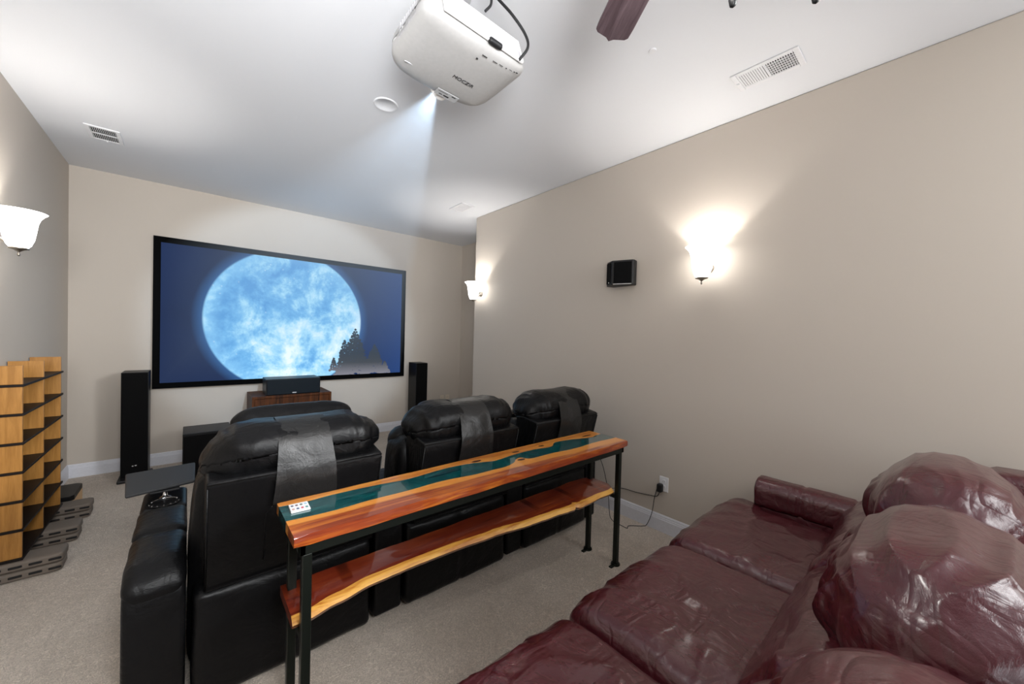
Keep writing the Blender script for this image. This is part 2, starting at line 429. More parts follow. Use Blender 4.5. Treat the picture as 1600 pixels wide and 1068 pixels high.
def baseboard(name, a, b, nrm):
    """profile swept from a to b; nrm points into the room"""
    prof = [(0, 0), (.015, 0), (.015, .098), (.012, .104), (.012, .112), (.009, .118), (.009, .127), (.004, BH), (0, BH)]
    bm = bmesh.new(); A = Vector((*a, 0)); B = Vector((*b, 0)); n = Vector((*nrm, 0))
    r1 = [bm.verts.new(A + n * d + Vector((0, 0, z))) for d, z in prof]; r2 = [bm.verts.new(B + n * d + Vector((0, 0, z))) for d, z in prof]
    for i in range(len(prof) - 1): bm.faces.new((r1[i], r1[i + 1], r2[i + 1], r2[i]))
    bm.faces.new(r1[::-1]); bm.faces.new(r2)
    struct(name, bm, 'white_trim')
baseboard('baseboard_left', (XL, YB), (XL, YF), (1, 0))
baseboard('baseboard_front', (XL, YF), (XA, YF), (0, -1))
baseboard('baseboard_right', (XR, YE), (XR, YB), (-1, 0))
baseboard('baseboard_alcove', (XA, YE), (XA, YF), (-1, 0))
baseboard('baseboard_back', (XL, YB), (XR, YB), (0, 1))

# ------------------------------------------------------------------ wall sconces
SG = 'bell shaped wall sconces'
def sconce(x, y, side, label):
    """side: +1 the wall lies at greater x, -1 at smaller x; bowl rim at z 2.275"""
    z = 2.255
    s = thing('wall_sconce', label, 'wall lamp', (x, y, z), (0, 0, 0 if side > 0 else PI), SG)
    out = [(.036, -.225), (.050, -.205), (.062, -.17), (.070, -.12), (.076, -.07), (.086, -.035), (.102, -.012), (.116, 0)]
    prof = out + [(.111, .001)] + [(r - .006, zz + .003) for r, zz in out[::-1]]
    obj('glass_shade', lathe(prof, 40, (-.125, 0, 0), close=False), 'opal_glass', s, smooth=True)
    fin = [(.002, -.275), (.006, -.272), (.007, -.262), (.004, -.256), (.005, -.25), (.014, -.243), (.026, -.236), (.042, -.232), (.043, -.227), (.038, -.223), (.002, -.221)]
    obj('finial', lathe(fin, 28, (-.125, 0, 0)), 'brushed_nickel', s, smooth=True)
    bm = bmesh.new(); add_lathe(bm, [(.001, -.016), (.030, -.016), (.035, -.010), (.035, 0), (.001, 0)], 32, (0, 0, -.14), 'x')
    obj('back_plate', bm, 'brushed_nickel', s, smooth=True, sharp=40)
    obj('arm', tube([(-.01, 0, -.14), (-.04, 0, -.165), (-.085, 0, -.20), (-.125, 0, -.205)], .007, 10, 6), 'brushed_nickel', s, smooth=True)
    obj('bulb', lathe([(.012, -.222), (.013, -.20), (.018, -.185), (.018, -.172), (.012, -.163), (.002, -.160)], 20, (-.125, 0, 0)), 'bulb_glow', s, smooth=True)
    light('sconce_light', 'POINT', (x - side * .125, y, z - .100), SCONCE_W, (1, .97, .93), .016)
    return s
sconce(XR, 1.185, 1, 'lit bell glass wall sconce on the right wall beside the small black speaker')
sconce(XR, 4.09, 1, 'small far lit bell glass sconce at the corner edge of the right wall')
sconce(XL, 3.76, -1, 'lit bell glass wall sconce on the left wall, cut by the photo edge')

# ------------------------------------------------------------------ ceiling fittings
def vent(x, y, lx, ly, rot, label, kind):
    v_ = thing('ceiling_vent', label, 'air vent', (x, y, ZC), (0, 0, rot), 'white ceiling air vents')
    hx, hy = lx / 2, ly / 2; b = .028
    bm = boxes([(-hx, hx, -hy, -hy + b, -.008, 0), (-hx, hx, hy - b, hy, -.008, 0), (-hx, -hx + b, -hy + b, hy - b, -.008, 0), (hx - b, hx, -hy + b, hy - b, -.008, 0), (-hx + b, hx - b, -.007, .007, -.007, 0)])
    obj('vent_frame', bm, 'vent_white', v_, bevel=.003)
    obj('duct_shade', box(-hx + b * .9, hx - b * .9, -hy + b * .9, hy - b * .9, -.0015, -.0005), 'duct_shade_black', v_)  # near-black sheet stands in for the shade inside the duct
    for s in (-1, 1):
        y0, y1 = (.008, hy - b) if s > 0 else (-hy + b, -.008)
        bm = bmesh.new(); k = 11; grid = kind == 2 or (kind == 1 and s < 0)
        for i in range(13 if kind == 2 else 0):
            xx = -hx + b + (lx - 2 * b) * (i + .5) / 13; add_box(bm, xx - .0017, xx + .0017, y0, y1, -.006, -.0045)
        for i in range(k if kind != 2 else 0):
            yy = y0 + (y1 - y0) * (i + .5) / k; hw = (y1 - y0) / k * (.22 if grid else .40)
            add_box(bm, -hx + b, hx - b, yy - hw, yy + hw, -.006, -.0045)
        if kind == 1 and s < 0:
            for i in range(5):
                xx = -hx + b + (lx - 2 * b) * (i + 1) / 6; add_box(bm, xx - .004, xx + .004, y0, y1, -.006, -.004)
        obj('louvre_bank', bm, 'vent_white', v_)
    obj('lever', box(-.004, .004, hy - .02, hy - .006, -.016, -.006), 'vent_white', v_)
    return v_
vent(2.548, .737, .19, .335, 0, 'white ceiling air vent above the right wall, nearest to the viewer', 1)
vent(-.552, 4.66, .205, .30, 0, 'white ceiling air vent near the left wall corner', 2)
vent(2.582, 4.03, .19, .30, 0, 'small far ceiling air vent near the corner of the right wall', 0)
tag(obj('ceiling_cover_plate', lathe([(.001, -.003), (.062, -.003), (.066, -.007), (.078, -.007), (.082, 0), (.001, 0)], 40, (1.028, 2.614, ZC)), 'ceiling_paint', smooth=True, sharp=50),
    'round white cover plate on the ceiling left of the projector', 'cover plate')  # plain round cover plate without a speaker
tag(obj('sprinkler_cap', lathe([(.001, -.005), (.018, -.005), (.021, 0), (.001, 0)], 24, (1.925, 1.111, ZC)), 'vent_white', smooth=True, sharp=50),
    'tiny round grey cap on the ceiling between fan blade and vent', 'cap')

# ------------------------------------------------------------------ ceiling fan
fan = thing('ceiling_fan', 'ceiling fan with dark walnut blades at the top edge of the photo', 'fan', (.89, .36, ZC))
obj('canopy', lathe([(.07, 0), (.07, -.03), (.05, -.07), (.02, -.09), (.001, -.09)], 28), 'fan_metal', fan, smooth=True)
obj('downrod', lathe([(.013, -.08), (.013, -.30)], 12), 'fan_metal', fan, smooth=True)
obj('motor_housing', lathe([(.03, -.27), (.10, -.30), (.13, -.34), (.13, -.40), (.10, -.44), (.06, -.46), (.001, -.46)], 36), 'fan_metal', fan, smooth=True)
for a in (57, 129, 201, 273, 345):
    pts = [(.20, -.052), (.30, -.058), (.45, -.064), (.58, -.067), (.622, -.066), (.634, -.056), (.640, -.036), (.646, -.016), (.660, 0),
           (.646, .016), (.640, .036), (.634, .056), (.622, .066), (.58, .067), (.45, .064), (.30, .058), (.20, .052)]
    bl = obj('blade', prism(pts, -.005, .005, 'z'), 'walnut_blade', fan, bevel=.002, loc=(0, 0, 2.75 - ZC))
    bl.rotation_euler = (math.radians(9), 0, math.radians(a))
    br = obj('blade_iron', boxes([(.10, .25, -.018, .018, .004, .010), (.20, .28, -.035, .035, .004, .009)]), 'fan_metal', fan, bevel=.002, loc=(0, 0, 2.75 - ZC))
    br.rotation_euler = (math.radians(9), 0, math.radians(a))
obj('light_bowl', lathe([(.12, -.47), (.13, -.50), (.11, -.55), (.06, -.585), (.001, -.595)], 36), 'fan_glass', fan, smooth=True)
for k, (px, py) in enumerate(((1.003, .369), (1.136, .232))):
    dx_, dy_ = px - .89, py - .36
    pc_ = obj('pull_chain', tube([(dx_ * .8, dy_ * .8, -.44), (dx_, dy_, -.50), (dx_, dy_, -.73)], .0015, 6), 'fan_metal', fan)
    obj('chain_fob', lathe([(.001, -.775), (.007, -.770), (.010, -.755), (.008, -.738), (.003, -.728), (.001, -.726)], 16, (dx_, dy_, 0)), 'satin_black', pc_, smooth=True)
light('fan_light', 'POINT', (.89, .36, 2.50), FAN_W, (1, .97, .93), .10)

# ------------------------------------------------------------------ projector
pj = thing('projector', 'white ceiling mounted projector with black lettering underneath', 'projector', (.945, 1.55, 2.80), (0, math.radians(2.2), math.radians(-1.2)))
def pshape(p, u):
    # rounded front, slanted rear, sides drawn in towards the top
    z = u.z
    k = 1 - .10 * max(0, z) ** 2
    p.x *= k
    if u.y < 0: p.y += .05 * max(0, (z + 1) / 2) * -u.y
    if u.y > 0: p.y -= .035 * abs(u.x) ** 2.5 * u.y
    if z < 0: p.z += -.012 * (1 - u.x ** 2) * (1 - u.y ** 2) + .02 * (abs(u.x) ** 4) * .8 + .012 * max(0, u.y) ** 3
    return p
obj('body', softbox((0, 0, .085), (.262, .235, .083), (.085, .085, .030), nn=(26, 24, 12), shape=pshape), 'projector_white', pj, smooth=True)
# rear input panel: glossy face with recess
def ry(z): return -.236 + .05 * (z / .17)
bm = bmesh.new()
for (x0, x1, z0, z1) in ((-.17, .235, .016, .022), (-.17, -.155, .022, .075), (.222, .235, .022, .075), (-.17, .235, .075, .155)):
    pass
add_prism(bm, [(-.233, .022), (-.246, .022), (-.246, .030), (-.200, .150), (-.19, .150)], -.20, .205, 'x')
obj('rear_panel', bm, 'projector_gloss', pj, bevel=.004, seg=3)
obj('input_recess', prism([(-.2475, .034), (-.2455, .032), (-.2315, .070), (-.2335, .072)], -.10, .19, 'x'), 'projector_grey', pj)
obj('power_switch', softbox((.045, -.243, .024), (.035, .012, .012), .010, nn=(10, 6, 6)), 'black_plastic', pj, smooth=True)
for xx in (-.07, .13):
    bm = bmesh.new(); add_lathe(bm, [(.001, -.002), (.004, -.002), (.004, .0)], 10, (xx, -.2255, .095), 'y'); obj('panel_screw', bm, 'projector_grey', pj)
# side grille
bm = bmesh.new()
for i in range(9): add_box(bm, -.262, -.256, -.11 + i * .02, -.10 + i * .02, .055 + .0 * i, .12)
obj('side_grille', bm, 'projector_grey', pj)
# lamp hatch outline below
hz = -.0125
bm = boxes([(-.215, -.09, .098, .1, .001, .004), (-.092, -.09, -.02, .1, -.006, -.003)])
obj('lamp_hatch_seam', bm, 'projector_grey', pj)
# lens
bm = bmesh.new(); add_lathe(bm, [(.046, .17), (.052, .225), (.050, .243), (.040, .247), (.036, .236), (.001, .232)], 32, (.035, 0, .055), 'y')
ln = obj('lens_barrel', bm, 'projector_gloss', pj, smooth=True, sharp=40)
bm = bmesh.new(); add_lathe(bm, [(.001, .246), (.016, .243), (.034, .236)], 28, (.035, 0, .055), 'y')
obj('lens_glass', bm, 'lens_glow', ln, smooth=True)
# markings under the body: the text reads from below
def under(x, y, z, rz=0):
    return Matrix.Translation((x, y, z)) @ Matrix.Rotation(rz, 4, 'Z') @ Matrix.Rotation(PI, 4, 'X')
text_on('brand_lettering', 'MOCZIR', .030, 'ink_black', pj, under(.045, .012, -.0115))
obj('spec_label', box(-.02, .10, .140, .187, -.010, -.0072), 'label_grey', pj)
bm = boxes([(.062, .085, .147, .154, -.0106, -.010), (.0, .018, .168, .174, -.0106, -.010), (.025, .055, .166, .176, -.0106, -.010), (-.012, .04, .150, .153, -.0106, -.010)])
obj('label_print', bm, 'ink_black', pj)
for q in ((.02, .045, -.186, -.183, -.0065, -.004), (.01, .018, -.155, -.148, -.0082, -.005), (.075, .10, -.188, -.1865, -.005, -.003), (.11, .13, -.19, -.1885, -.004, -.002),
          (.145, .152, -.192, -.189, -.003, -.001), (.165, .180, -.194, -.1925, -.0015, .0), (.19, .197, -.196, -.192, .001, .003), (.203, .212, -.197, -.192, .003, .005)):
    obj('port_marking', box(*q), 'ink_black', pj)
# mount, cables
mt = thing('projector_mount', 'grey ceiling pole mount holding the white projector', 'mount', (.945, 1.55, ZC))
obj('pole', lathe([(.02, 0), (.02, -.20)], 16, close=True), 'projector_grey', mt, smooth=True)
obj('mount_plate', box(-.09, .09, -.09, .09, -.205, -.192), 'projector_grey', mt, bevel=.003)
obj('ceiling_flange', lathe([(.06, 0), (.06, -.012), (.02, -.02), (.001, -.02)], 24), 'projector_grey', mt, smooth=True, sharp=40)
tag(obj('power_cable', tube([(.98, 1.40, ZC), (1.02, 1.36, 3.08), (1.075, 1.31, 3.0), (1.135, 1.285, 2.93), (1.145, 1.275, 2.87), (1.118, 1.30, 2.815)], .0062, 10, 10), 'black_plastic', smooth=True),
    'black cable running from the ceiling down to the right side of the projector', 'cable')
tag(obj('signal_cable', tube([(.93, 1.42, ZC), (.97, 1.345, 3.06), (.975, 1.33, 3.0), (.955, 1.345, 2.965)], .0055, 10, 10), 'black_plastic', smooth=True),
    'short black cable curling into the top of the projector', 'cable')
# beam
LX, LY, LZ = .982, 1.80, 2.852
sp = light('projector_light', 'SPOT', (LX, LY + .005, LZ), PROJ_W, (.62, .80, 1.0), .012, spot=math.radians(46), blend=.35)
tgt = Vector((1.17, YF, 1.75)); sp.rotation_euler = (tgt - sp.location).to_track_quat('-Z', 'Y').to_euler()
bm = bmesh.new(); s_ = .022
near = [bm.verts.new((LX + a * s_ * 1.2, LY + .004, LZ + b * s_)) for a, b in ((-1, -1), (1, -1), (1, 1), (-1, 1))]
far = [bm.verts.new(p) for p in ((-.24, YF - .07, .94), (2.58, YF - .07, .94), (2.58, YF - .07, 2.50), (-.24, YF - .07, 2.50))]
for i in range(4): bm.faces.new((near[i], near[(i + 1) % 4], far[(i + 1) % 4], far[i]))
bm.faces.new(near[::-1]); bm.faces.new(far)
hb = obj('projector_beam', bm, 'dusty_air'); tag(hb, 'faint bluish light beam in dusty air from the projector to the screen', 'light beam'); hb['kind'] = 'stuff'

# ------------------------------------------------------------------ projection screen
scx, scz = (-.309 + 2.648) / 2, (.870 + 2.571) / 2
sr = thing('projection_screen', 'large black framed projection screen showing a pale blue moon', 'screen', (scx, YF, scz))
hx, hz_ = 2.957 / 2, 1.701 / 2; fb = .062
bm = bmesh.new()
outer = [(-hx, -hz_), (hx, -hz_), (hx, hz_), (-hx, hz_)]; inner = [(-hx + fb, -hz_ + fb), (hx - fb, -hz_ + fb), (hx - fb, hz_ - fb), (-hx + fb, hz_ - fb)]
for i in range(4):
    j = (i + 1) % 4; add_prism(bm, [outer[i], outer[j], inner[j], inner[i]], -.045, -.002, 'y')
obj('screen_frame', bm, 'frame_velvet', sr)
scr = obj('screen_surface', box(-hx + fb * .9, hx - fb * .9, -.030, -.024, -hz_ + fb * .9, hz_ - fb * .9), 'projected_picture', sr)
# dark conifer shapes inside the picture
bm = bmesh.new(); layer = [0]
def leaf(cx, cz, r):
    layer[0] += 1; y = -.0305 - .000004 * layer[0]
    n = rnd.choice((5, 6, 7)); a0 = rnd.random() * 6
    vs = [bm.verts.new((cx + r * rnd.uniform(.7, 1.15) * math.cos(a0 + 2 * PI * i / n), y, cz + r * rnd.uniform(.7, 1.15) * math.sin(a0 + 2 * PI * i / n))) for i in range(n)]
    bm.faces.new(vs)
def conifer(cx, ztop, half, zb, rows, seed):
    R2 = random.Random(seed)
    for k in range(rows):
        f = k / rows; z = ztop - (ztop - zb) * f; wd = half * (f ** .8) * R2.uniform(.82, 1.12)
        n = max(1, int(wd / .017) * 2)
        for i in range(n + 1):
            xx = cx + (-1 + 2 * i / max(1, n)) * wd
            leaf(xx, z - abs(xx - cx) * .25 + R2.uniform(-.008, .008), .019)
ZB = -hz_ + fb + .012
conifer(1.875 - scx, 1.590 - scz, .24, ZB, 26, 1)
conifer(1.725 - scx, 1.43 - scz, .13, ZB, 20, 4)
conifer(2.165 - scx, 1.36 - scz, .19, ZB, 18, 2)
conifer(1.58 - scx, 1.17 - scz, .05, ZB + .05, 9, 3)
conifer(2.33 - scx, 1.10 - scz, .08, ZB, 8, 5)
obj('pictured_trees', bm, 'projected_trees', sr)

# ------------------------------------------------------------------ front speakers, cabinet
TG = 'black tower speakers beside the screen'
def tower(x0, x1, y0, y1, h, label):
    cx, cy = (x0 + x1) / 2, (y0 + y1) / 2; hx, hy = (x1 - x0) / 2, (y1 - y0) / 2
    s = thing('tower_speaker', label, 'speaker', (cx, cy, 0), (0, 0, 0), TG)
    obj('cabinet', box(-hx, hx, -hy + .015, hy, .03, h), 'satin_black', s, bevel=.004)
    obj('grille', box(-hx + .006, hx - .006, -hy, -hy + .016, .05, h - .006), 'black_fabric', s, bevel=.004)
    obj('plinth', prism([(-hx - .022, -hy - .022), (hx + .022, -hy - .022), (hx + .022, hy + .02), (-hx - .022, hy + .02)], 0, .03, 'z'), 'black_plastic', s, bevel=.008)
    obj('badge', boxes([(-.016, -.004, -hy - .0015, -hy + .001, .155, .164), (.004, .018, -hy - .0015, -hy + .001, .157, .167)]), 'grey_logo', s)
    return s
tower(-.507, -.308, 5.30, 5.58, 1.10, 'tall black tower speaker left of the screen')
tower(2.70, 2.895, 5.40, 5.68, 1.10, 'tall black tower speaker right of the screen')
sb = thing('subwoofer', 'low black boxy subwoofer on the carpet below the left side of the screen', 'speaker', (.155, 5.12, 0))
obj('cabinet', box(-.195, .2, -.185, .21, .02, .50), 'satin_black', sb, bevel=.006)
obj('grille', box(-.185, .19, -.20, -.184, .04, .475), 'black_fabric', sb, bevel=.005)
for sx in (-.15, .15):
    for sy in (-.15, .15): obj('foot', lathe([(.02, 0), (.02, .021)], 12, (sx, sy, 0)), 'black_plastic', sb)
cb = thing('media_cabinet', 'dark rustic wooden cabinet below the centre of the screen', 'cabinet', (.99, 5.48, 0))
obj('cabinet_top', box(-.43, .43, -.235, .27, .745, .775), 'dark_rustic', cb, bevel=.003)
for s in (-1, 1): obj('side_panel', box(s * .43 - (.025 if s > 0 else 0), s * .43 + (0 if s > 0 else .025), -.235, .27, 0, .745), 'dark_rustic', cb, bevel=.002)
for s in (-1, 1):
    d = obj('door', box(min(0.002 * s, s * .403), max(.002 * s, s * .403), -.222, -.200, .06, .742), 'dark_rustic', cb, bevel=.002)
    bm = bmesh.new(); add_lathe(bm, [(.001, -.018), (.008, -.015), (.008, -.008), (.004, -.004), (.004, 0)], 14, (s * .06, -.222, .66), 'y'); obj('knob', bm, 'brushed_nickel', d, smooth=True)
obj('back_panel', box(-.405, .405, .25, .265, .06, .745), 'dark_rustic', cb)
obj('bottom_board', box(-.405, .405, -.2, .25, .04, .06), 'dark_rustic', cb)
cs = thing('centre_speaker', 'wide black centre speaker lying on top of the dark wooden cabinet', 'speaker', (.995, 5.42, .775))
obj('cabinet', box(-.295, .295, -.15, .15, 0, .195), 'satin_black', cs, bevel=.006)
t_ = NT('blue_black_grille'); M['blue_black_grille'] = t_.set(t_.mix(t_.noise(t_.coords(), 600), (.003, .006, .009), (.005, .009, .013)), .6, spec=.15)
obj('grille', box(-.285, .285, -.162, -.149, .006, .187), 'blue_black_grille', cs, bevel=.004)
obj('badge', box(-.022, .022, -.1645, -.161, .016, .028), 'grey_logo', cs)
def outlet_plate(name, label, cat, loc, rz, mat, group=None, screw=True):
    o = thing(name, label, cat, loc, (0, 0, rz), group)     # faces -y locally
    obj('cover_plate', box(-.038, .038, -.006, 0, -.06, .06), mat, o, bevel=.003)
    for zz in (.022, -.022):
        bm = bmesh.new(); add_lathe(bm, [(.001, -.0085), (.016, -.0085), (.017, -.006)], 20, (0, 0, zz), 'y'); rc = obj('receptacle', bm, mat, o)
        obj('slots', boxes([(-.007, -.0055, -.009, -.008, zz - .004, zz + .005), (.0055, .007, -.009, -.008, zz - .004, zz + .005)]), 'slot_dark', rc)
    return o
outlet_plate('wall_outlet', 'cream wall outlet plate in the front corner, left of a pair', 'outlet', (3.385, YF, .43), 0, 'cream_plastic', 'cream outlet plates by the corner')
outlet_plate('wall_outlet', 'cream wall outlet plate in the front corner, right of a pair', 'outlet', (3.495, YF, .43), 0, 'cream_plastic', 'cream outlet plates by the corner')

# ------------------------------------------------------------------ surround speaker on the right wall
ws = thing('surround_speaker', 'small black wedge shaped speaker mounted on the right wall', 'speaker', (XR, 1.905, 2.145))
pr_ = [(0, -.118), (-.06, -.133), (-.078, -.128), (-.140, .035), (-.140, .048), (-.090, .128), (-.075, .134), (0, .118)]
obj('housing', prism([(a, b) for a, b in pr_], -.108, .108, 'z'), 'black_plastic', ws, bevel=.008, seg=3)
def quadplate(p0, p1, z0, z1, th):
    P0, P1 = Vector((*p0, 0)), Vector((*p1, 0)); d = (P1 - P0).normalized(); n_ = Vector((-d.y, d.x, 0))
    if n_.x > 0: n_ = -n_
    bm = bmesh.new(); q = [P0, P1, P1 + n_ * th, P0 + n_ * th]
    add_prism(bm, [(v.x, v.y) for v in q], z0, z1, 'z'); return bm
obj('grille', quadplate((-.0835, -.118), (-.1375, .024), -.092, .092, .004), 'black_fabric', ws, bevel=.002)
obj('grille', quadplate((-.138, .055), (-.094, .124), -.092, .092, .004), 'black_fabric', ws, bevel=.002)
obj('silver_trim', quadplate((-.083, -.120), (-.139, .026), -.103, -.098, .005), 'grey_logo', ws)
obj('badge', quadplate((-.128, .072), (-.120, .084), -.086, -.079, .006), 'grey_logo', ws)

# ------------------------------------------------------------------ outlet with adapter and cords on the right wall
oo = outlet_plate('wall_outlet', 'white wall outlet plate with black plug above the baseboard of the right wall', 'outlet', (XR, 1.478, .392), -PI / 2, 'white_plastic')
ad = obj('power_adapter', softbox((XR - .030, 1.497, .362), (.022, .020, .033), .009, nn=(8, 8, 10)), 'black_plastic', smooth=True)
tag(ad, 'black plug-in power adapter in the white wall outlet', 'adapter')
cp = [(XR - .03, 1.512, .392), (XR - .02, 1.535, .31), (XR - .02, 1.548, .25), (XR - .03, 1.56, .13), (XR - .05, 1.59, .03), (2.90, 1.625, .004), (2.81, 1.697, .004),
      (2.763, 1.684, .004), (2.763, 1.744, .004), (2.764, 1.80, .004), (2.78, 1.86, .02), (2.80, 1.89, .09), (2.80, 1.90, .18), (2.77, 1.90, .30), (2.71, 1.90, .46), (2.64, 1.91, .60), (2.60, 1.93, .72)]
tag(obj('adapter_cord', tube(cp, .0028, 8, 6), 'black_plastic', smooth=True), 'thin black cord hanging from the adapter and looping over the carpet', 'cord')
cp = [(XR - .03, 1.497, .33), (XR - .012, 1.53, .278), (XR - .008, 1.60, .262), (XR - .008, 1.72, .245), (XR - .01, 1.86, .235), (2.88, 1.95, .22), (2.76, 1.97, .25)]
tag(obj('recliner_cord', tube(cp, .0026, 8, 6), 'black_plastic', smooth=True), 'thin black cord running level along the wall towards the recliners', 'cord')

# ------------------------------------------------------------------ oak shelf unit on the left
bk = thing('oak_shelf_unit', 'open oak shelf unit with dark shelves against the left wall', 'shelf unit', (XL + .008, 3.62, .13))
for y in (3.66, 4.10, 4.56):
    for k in range(7):
        z1 = 1.195 - .177 * k
        if k == 0: obj('divider_panel', box(0, .155, y - 3.62, y - 3.62 + .018, 1.195 - .13, 1.308 - .13), 'oak_veneer', bk, bevel=.0015)
        if k < 6: obj('divider_panel', box(0, .155, y - 3.62, y - 3.62 + .018, z1 - .177 - .13, z1 - .015 - .13), 'oak_veneer', bk, bevel=.0015)
for k in range(7):
    z1 = 1.195 - .177 * k - .13
    obj('shelf_board', box(-.002, .162, -.0 + .03, .985, z1 - .015, z1), 'shelf_dark', bk, bevel=.002)
FG = 'slotted risers under the oak shelf'
names_ = ['nearest', 'middle', 'farthest']
for i, y in enumerate((3.72, 4.16, 4.60)):
    for lv in range(2):
        x0, x1 = XL + .02, (-.600, -.595)[lv]
        rs = thing('slotted_riser', '%s slotted grey brown riser of the %s pair under the oak shelf' % (('lower', 'upper')[lv], names_[i]), 'riser', ((x0 + x1) / 2, y, lv * .0582), (0, 0, 0), FG)
        hw = (x1 - x0) / 2
        obj('body', softbox((0, 0, .029), (hw, .085, .029), (.03, .03, .012), nn=(14, 12, 8)), 'grey_stone_plastic', rs, smooth=True)
        for s in range(4):
            xx = -hw + .045 + s * .078
            obj('slot', softbox((xx, -.0845, .029), (.027, .004, .0075), .004, nn=(8, 4, 4)), 'slot_dark', rs, smooth=True)
bb = thing('oak_base_board', 'black topped board with a pale oak underside at the far foot of the oak shelf', 'board', (-.79, 4.90, 0))
poly = [(-.11, -.20), (.055, -.20), (.075, -.17), (.075, .14), (.04, .17), (-.11, .17)]
obj('oak_underside', prism(poly, 0, .10, 'z'), 'pale_oak', bb, bevel=.003)
obj('black_top', prism(poly, .10, .142, 'z'), 'satin_black', bb, bevel=.004)

# ------------------------------------------------------------------ black recliners
RG = 'black theatre recliners in a row'
def rec_arm(parent, x0, x1, full=True):
    w_ = x1 - x0; cx = (x0 + x1) / 2
    prof = [(0, .03), (0, .49), (.012, .545), (.05, .575), (.30, .575), (.95, .585), (1.00, .55), (1.01, .03)]
    a = obj('armrest', prism(prof, x0, x1, 'x'), 'black_leather', parent, bevel=.018, seg=3, smooth=True, sharp=60)
    def bulge(p, u):
        p.z += .007 * (1 - u.x ** 2) * (1 - u.y ** 4) * (u.z > 0)
        return p
    def wr(p, u): return .0035 * ridge(p, 14, 5, 6, x0) * (1 if u.z > 0 else .3)
    # the rear pad rolls over the back edge
    def roll_(p, u):
        t_ = (p.y + .19) / .38
        if t_ < .38: p.z -= .42 * (.38 - t_) ** 2; p.y += .03 * (.38 - t_)
        return bulge(p, u)
    obj('arm_pad', softbox((cx, .185, .585), (w_ / 2 + .001, .19, .040), (.035, .035, .035), nn=(10, 18, 8), shape=roll_, wr=wr), 'black_leather', a, smooth=True)
    obj('arm_pad', softbox((cx, .53, .592), (w_ / 2 + .001, .155, .036), (.035, .03, .03), nn=(10, 14, 8), shape=bulge, wr=wr), 'black_leather', a, smooth=True)
    obj('console_plate', softbox((cx, .84, .600), (w_ / 2, .16, .022), (.035, .035, .018), nn=(10, 14, 6)), 'satin_black', a, smooth=True)
    obj('cup_ring', lathe([(.048, .622), (.070, .622), (.072, .627), (.050, .628), (.047, .624), (.044, .56), (.001, .56)], 36, (cx, .76, 0), close=False), 'satin_black', a, smooth=True, sharp=50)
    bm = bmesh.new()
    pts = [(cx + .052 * math.cos(q), .76 + .052 * math.sin(q), .630) for q in [math.radians(10 + 16 * i) for i in range(11)]]
    add_tube(bm, pts, .0028, 6); obj('chrome_trim', bm, 'chrome', a, smooth=True, label='thin chrome arc on the cup holder rim')
    bm = bmesh.new()
    for i in range(7):
        q = math.radians(195 + 25 * i); add_lathe(bm, [(.001, .0035), (.0035, .003), (.004, 0)], 8, (cx + .060 * math.cos(q), .76 + .060 * math.sin(q), .627))
    obj('touch_buttons', bm, 'chrome', a)
    return a
